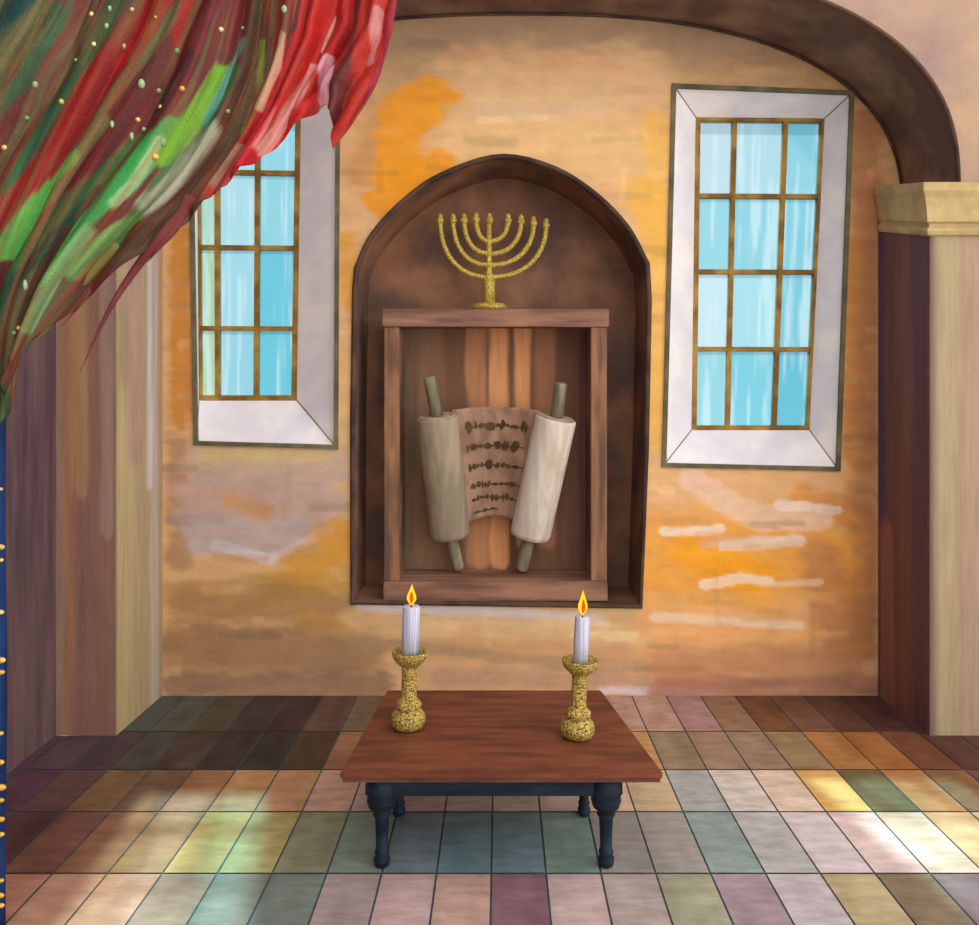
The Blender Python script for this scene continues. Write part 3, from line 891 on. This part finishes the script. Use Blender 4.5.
# ------------------------------------------------------------------ flying striped cloth
KD = .53
FLOW = [
    [(426, -150), (399, -10), (390, 45), (370, 105), (335, 152)],
    [(394, -150), (366, -10), (350, 45), (330, 75), (324, 102)],
    [(364, -150), (335, -10), (318, 45), (295, 100), (266, 152)],
    [(334, -150), (304, -10), (292, 55), (262, 125), (222, 190)],
    [(304, -150), (272, -10), (260, 65), (222, 155), (160, 236)],
    [(272, -150), (238, -10), (212, 85), (150, 190), (80, 272), (30, 345)],
    [(227, -150), (188, -10), (138, 95), (70, 205), (20, 310), (4, 422)],
    [(162, -150), (118, -10), (70, 85), (20, 190), (-24, 300), (-28, 424)],
    [(97, -150), (50, -10), (10, 65), (-30, 150), (-70, 240), (-60, 400)],
    [(22, -150), (-40, -10), (-70, 60), (-95, 150), (-110, 250), (-110, 380)],
]
NV, SUBU = 190, 34
fl_pts = np.array([catmull(f, NV) for f in FLOW])          # (10, NV, 2)
nu_ = (len(FLOW) - 1) * SUBU + 1
G2 = np.empty((NV, nu_, 2))
for v in range(NV):
    G2[v] = catmull(fl_pts[:, v], nu_)
U = np.linspace(0, 1, nu_)[None, :].repeat(NV, 0); V = np.linspace(0, 1, NV)[:, None].repeat(nu_, 1)
wob = fbm(U * 6, V * 2.5, 21) * 2.0
rel = (.020 * np.sin(U * 62 + wob * 3.0) + .012 * np.sin(U * 118 + wob * 5 + 1.0) + .03 * np.sin(U * 21 + V * 1.5))
Kd = np.full_like(U, KD)
PXd, PYd = G2[..., 0], G2[..., 1]
Xd = (PXd - HX) * KD / S; Zd = EYE + (HY - PYd) * KD / S
Pd = np.stack([Xd, np.full_like(Xd, yk(KD)) - rel * (.5 + .5 * V), Zd], -1)
CL = [
    ([(60, -40), (-20, 40)], 30, (72, 82, 60), .9, .8),
    ([(45, -10), (-20, 45)], 9, (14, 74, 74), .9, .6),
    ([(62, -10), (-10, 95)], 12, (112, 106, 62), .9, .6),
    ([(85, -30), (30, 90), (-10, 170)], 13, (112, 52, 48), .9, .6),
    ([(60, 10), (25, 80), (-5, 115)], 6, (48, 92, 56), .9, .5),
    ([(95, -10), (45, 90), (0, 200)], 7, (124, 88, 60), .8, .6),
    ([(35, 120), (10, 170), (-5, 200)], 5, (120, 46, 40), .9, .5),
    ([(135, -30), (85, 60), (45, 125), (12, 185), (-5, 235)], 9, (36, 88, 54), .95, .4),
    ([(90, 70), (50, 130), (20, 185)], 3, (28, 38, 44), .8, .5),
    ([(190, -40), (125, 52), (84, 100), (52, 158), (5, 216)], 17, (156, 18, 22), .95, .4),
    ([(150, 30), (120, 62)], 5, (188, 16, 20), .8, .6),
    ([(205, -20), (150, 62), (100, 116), (40, 196), (0, 250)], 6, (112, 98, 62), .9, .5),
    ([(212, -40), (182, 40)], 10, (170, 18, 20), .9, .5),
    ([(225, -40), (186, 70), (136, 130), (80, 186)], 14, (96, 22, 26), .95, .5),
    ([(196, 60), (160, 110)], 6, (56, 28, 34), .8, .6),
    ([(110, 125), (60, 190), (10, 250)], 7, (106, 128, 70), .8, .5),
    ([(75, 158), (35, 200), (0, 250)], 8, (96, 196, 84), .9, .5),  # bright green highlight painted into the silk
    ([(140, 148), (78, 205), (28, 265), (-5, 320)], 13, (34, 104, 52), .95, .4),
    ([(100, 190), (40, 262), (0, 300)], 6, (20, 60, 42), .9, .5),
    ([(20, 280), (4, 330), (2, 420)], 9, (14, 72, 48), .9, .5),
    ([(70, 230), (36, 285), (18, 335)], 5, (84, 40, 36), .9, .5),
    ([(175, 130), (124, 190), (84, 228), (50, 280)], 9, (58, 174, 84), .95, .4),
    ([(164, 142), (138, 184), (118, 206)], 3.5, (158, 210, 150), .9, .4),
    ([(96, 232), (62, 276), (34, 330)], 4, (150, 200, 130), .7, .5),
    ([(222, 70), (192, 120), (166, 160)], 8, (116, 176, 40), .95, .4),
    ([(242, 40), (218, 92), (205, 122)], 5, (96, 180, 160), .9, .5),
    ([(236, 70), (196, 140), (156, 185)], 5, (40, 112, 66), .9, .5),
    ([(209, 128), (176, 176), (146, 206)], 9, (188, 192, 164), .9, .5),
    ([(140, 215), (105, 240), (75, 275)], 6, (120, 170, 90), .8, .5),
    ([(268, -40), (254, 72), (224, 152), (182, 204), (120, 262)], 12, (78, 54, 32), .95, .4),
    ([(240, -20), (226, 40)], 7, (110, 26, 28), .9, .5),
    ([(262, 40), (256, 95), (240, 130)], 3, (118, 146, 36), .9, .4),
    ([(212, 165), (180, 205)], 4, (112, 50, 34), .8, .6),
    ([(290, -40), (276, 60), (250, 120)], 7, (136, 24, 28), .9, .5),
    ([(340, -40), (316, 60), (268, 140), (232, 186)], 24, (190, 32, 26), .95, .35),
    ([(300, 40), (268, 120), (232, 182)], 8, (196, 18, 38), .9, .5),
    ([(356, -20), (340, 50), (326, 84)], 5, (160, 22, 24), .9, .5),
    ([(385, -40), (366, 80), (338, 146)], 14, (190, 48, 36), .95, .4),
    ([(380, 16), (372, 64)], 4, (212, 140, 140), .8, .6),
    ([(398, -40), (388, 50), (368, 108)], 4, (156, 24, 44), .9, .5),
    ([(334, 14), (320, 48)], 1.8, (236, 180, 160), .9, .5),
    ([(285, 40), (280, 70), (262, 112)], 2.5, (222, 170, 140), .9, .4),  # pink-cream highlight line painted along the fold
    ([(312, 66), (292, 104), (262, 152)], 5, (228, 160, 150), .85, .5),
    ([(326, 62), (322, 104)], 7, (238, 182, 196), .85, .5),
    ([(244, 150), (216, 186)], 3, (176, 160, 140), .6, .6),
]
cd = paint(PXd, PYd, (104, 44, 40), CL, amp=.5, n=fbm(U * 90, V * 2.4, 9))
# fine silk threads woven along the flow
th = fbm(U * 150, V * 3.5, 31)
cd = cd * (0.54 + .60 * th)[..., None]
for sd, colr in ((41, (92, 120, 58)), (43, (44, 26, 30)), (47, (170, 36, 30)), (53, (60, 120, 76)), (59, (132, 92, 62))):
    q = np.clip((fbm(U * 95 + sd, V * 3.5, sd) - .6) / .1, 0, 1) * .34
    if colr[1] > colr[0]: q = q * np.clip((U - .3) / .1, 0, 1)
    if sd in (43, 59): q = q * np.clip((U - .22) / .1, .15, 1)
    cd = cd * (1 - q[..., None]) + np.array(rgb(*colr)) * q[..., None]
shawl = thing('draped_cloth', Vector((Xd[0].mean(), yk(KD), Zd.min())), 'long red and green striped cloth with gold dots sweeping across the upper left', 'cloth')
cloth = grid_obj('fabric', Pd, cd, 'cloth', shawl)
sol = cloth.modifiers.new('thickness', 'SOLIDIFY'); sol.thickness = .006; sol.offset = 1

cam_pos = Vector((0, -D, EYE))
tri = [tuple(map(int, p.vertices)) for p in cloth.data.polygons]
bvh = BVHTree.FromPolygons([Vector(p) for p in Pd.reshape(-1, 3)], tri)
def on_cloth(px, py):
    d = (at(px, py, 1) - cam_pos).normalized()
    h, n, i, _ = bvh.ray_cast(cam_pos, d)
    if h is None: return None, None
    if n.dot(d) > 0: n = -n
    return h, n
def dot(name, px, py, r, mat, elong=None):
    h, n = on_cloth(px, py)
    if h is None: return
    u_ = KD / S
    bm = bmesh.new()
    lathe(bm, h - n * .001, n, [(0, r * u_), (.006, r * u_ * .95), (.011, r * u_ * .6), (.013, 0)], 12)
    if elong:
        bmesh.ops.scale(bm, vec=(1, 1, elong), verts=bm.verts, space=Matrix.Translation(-h))
    obj(name, bm, mat, shawl, True)
for px, py, r in ((93, 15, 3), (132, 10, 2.4), (156, 18, 1.6), (95, 45, 3), (62, 102, 3.2), (5, 148, 3.3), (182, 89, 3.2), (162, 108, 2.8), (138, 120, 3), (155, 157, 4.2), (221, 30, 3), (18, 328, 2.6), (192, 199, 2.6)):
    dot('sequin', px, py, r, 'sequin')
for px, py, r, e in ((111, 10, 2.4, 1.6), (108, 27, 2.6, 1.3), (124, 46, 2, 1.8), (177, 51, 3, 1), (142, 84, 3.6, 1.4), (159, 91, 2.8, 1), (35, 84, 3, 1.3), (113, 125, 2.4, 1.7), (132, 136, 2.4, 2.0), (145, 130, 2.6, 1), (27, 118, 2.6, 1), (285, 10, 3, 1.5), (245, 29, 2, 1), (227, 111, 2.6, 1), (26, 285, 2.4, 2.6), (14, 333, 2, 1.2), (78, 61, 2, 1), (163, 142, 3, 1.6)):
    dot('bead', px, py, r, 'bead', e)
def strand(pts, r0, mat, k=KD + .006):
    c = catmull(pts, 28)
    rr = [max(.0012, r0 * KD / S * (1 - (i / 27) ** 1.4)) for i in range(28)]
    bm = bmesh.new(); tube(bm, [at(x, y, k) for x, y in c], rr, 8)
    obj('loose_strand', bm, mat, shawl, True)
strand([(196, 198), (150, 250), (112, 305), (80, 372)], 6.5, 'maroon')
strand([(160, 225), (112, 262), (84, 300), (62, 326)], 4, 'maroon')
strand([(150, 212), (112, 252), (66, 284), (26, 352)], 7, 'leafgreen')
strand([(120, 245), (76, 290), (44, 330), (28, 345)], 7, 'olive')
strand([(190, 196), (176, 226), (160, 246), (148, 262)], 6, 'maroon')
h = at(25, 372, KD + .006)

# ------------------------------------------------------------------ navy curtain at the very edge
KC = .56
cur = thing('curtain', at(-30, 926.5, KC), 'sliver of navy blue curtain with gold embroidery at the far left edge', 'curtain')
bm = bmesh.new()
nz = 60; nx = 26
fr = []
for j in range(nz + 1):
    t = j / nz
    z0, z1 = 0.004, EYE + 20 / S * KC
    row = []
    for i in range(nx + 1):
        s = i / nx
        px = -70 + 73.2 * s
        v = at(px, 400, KC); z = z0 + (z1 - z0) * t
        row.append(bm.verts.new((v.x, v.y + .016 * math.sin(s * 26) + .004 * math.sin(t * 9 + s * 4), z)))
    fr.append(row)
for a, b in zip(fr[:-1], fr[1:]):
    for i in range(nx):
        bm.faces.new((a[i], a[i + 1], b[i + 1], b[i]))
co = obj('curtain_cloth', bm, 'blue', cur, True)
s2 = co.modifiers.new('thickness', 'SOLIDIFY'); s2.thickness = .005
for py, rr in ((489, 2), (547, 3.5), (560, 2.5), (612, 3), (660, 3.8), (672, 3), (733, 2.5), (762, 3.2), (787, 4), (800, 3), (819, 3.4), (834, 3), (880, 2.6), (895, 3.2), (905, 3)):
    c = at(1.6 + rs.uniform(-.8, .6), py, KC - .030 / D)
    bm = bmesh.new()
    lathe(bm, c, (0, -1, 0), [(0, rr * .8 * KC / S), (.006, rr * .75 * KC / S), (.009, rr * .3 * KC / S), (.010, 0)], 10, flat=(1, 1.5))
    obj('embroidery', bm, 'embroidery', cur, True)

# ------------------------------------------------------------------ light
w = bpy.data.worlds.new('daylight'); scene.world = w; w.use_nodes = True
nt = w.node_tree; nt.nodes.clear()
N = nt.nodes.new; L = nt.links.new
out = N('ShaderNodeOutputWorld'); bg = N('ShaderNodeBackground'); L(bg.outputs[0], out.inputs[0])
tc = N('ShaderNodeTexCoord'); sx = N('ShaderNodeSeparateXYZ'); L(tc.outputs['Generated'], sx.inputs[0])
mr = N('ShaderNodeMapRange'); mr.interpolation_type = 'SMOOTHSTEP'
mr.inputs['From Min'].default_value = -.15; mr.inputs['From Max'].default_value = .5
L(sx.outputs['Y'], mr.inputs['Value'])
mx = N('ShaderNodeMix'); mx.data_type = 'RGBA'; L(mr.outputs['Result'], mx.inputs['Factor'])
mx.inputs['B'].default_value = (.53, .60, .63, 1)
# front of the sky: brighter towards the right
mr2 = N('ShaderNodeMapRange'); mr2.inputs['From Min'].default_value = -.9; mr2.inputs['From Max'].default_value = .9
mr2.inputs['To Min'].default_value = .55; mr2.inputs['To Max'].default_value = 1.9
L(sx.outputs['X'], mr2.inputs['Value'])
vm = N('ShaderNodeMix'); vm.data_type = 'RGBA'; vm.blend_type = 'MULTIPLY'; vm.inputs['Factor'].default_value = 1
vm.inputs['A'].default_value = (1.0, .96, .93, 1); L(mr2.outputs['Result'], vm.inputs['B'])
L(vm.outputs['Result'], mx.inputs['A'])
L(mx.outputs['Result'], bg.inputs['Color'])
bg.inputs['Strength'].default_value = 1.15

sun = bpy.data.lights.new('sun', 'SUN'); sun.energy = 9.5; sun.angle = math.radians(2.5); sun.color = (1, .93, .82)
so = bpy.data.objects.new('sun', sun); COL.objects.link(so)
dirv = Vector((.17, -1, -1.27))
so.rotation_euler = dirv.to_track_quat('-Z', 'Y').to_euler()
so.location = (-1, 4, 7)

# ------------------------------------------------------------------ camera
cam = bpy.data.cameras.new('camera'); co_ = bpy.data.objects.new('camera', cam); COL.objects.link(co_)
co_.location = cam_pos; co_.rotation_euler = (math.pi / 2, 0, 0)
cam.sensor_width = 36; cam.lens = S * D / 979 * 36
cam.shift_x = (489.5 - HX) / 979; cam.shift_y = -(462.5 - HY) / 979
cam.clip_start = .05
scene.camera = co_
vs_ = scene.view_settings
vs_.view_transform = 'Standard'; vs_.look = 'None'; vs_.gamma = 1; vs_.use_curve_mapping = False
vs_.exposure = 0.32
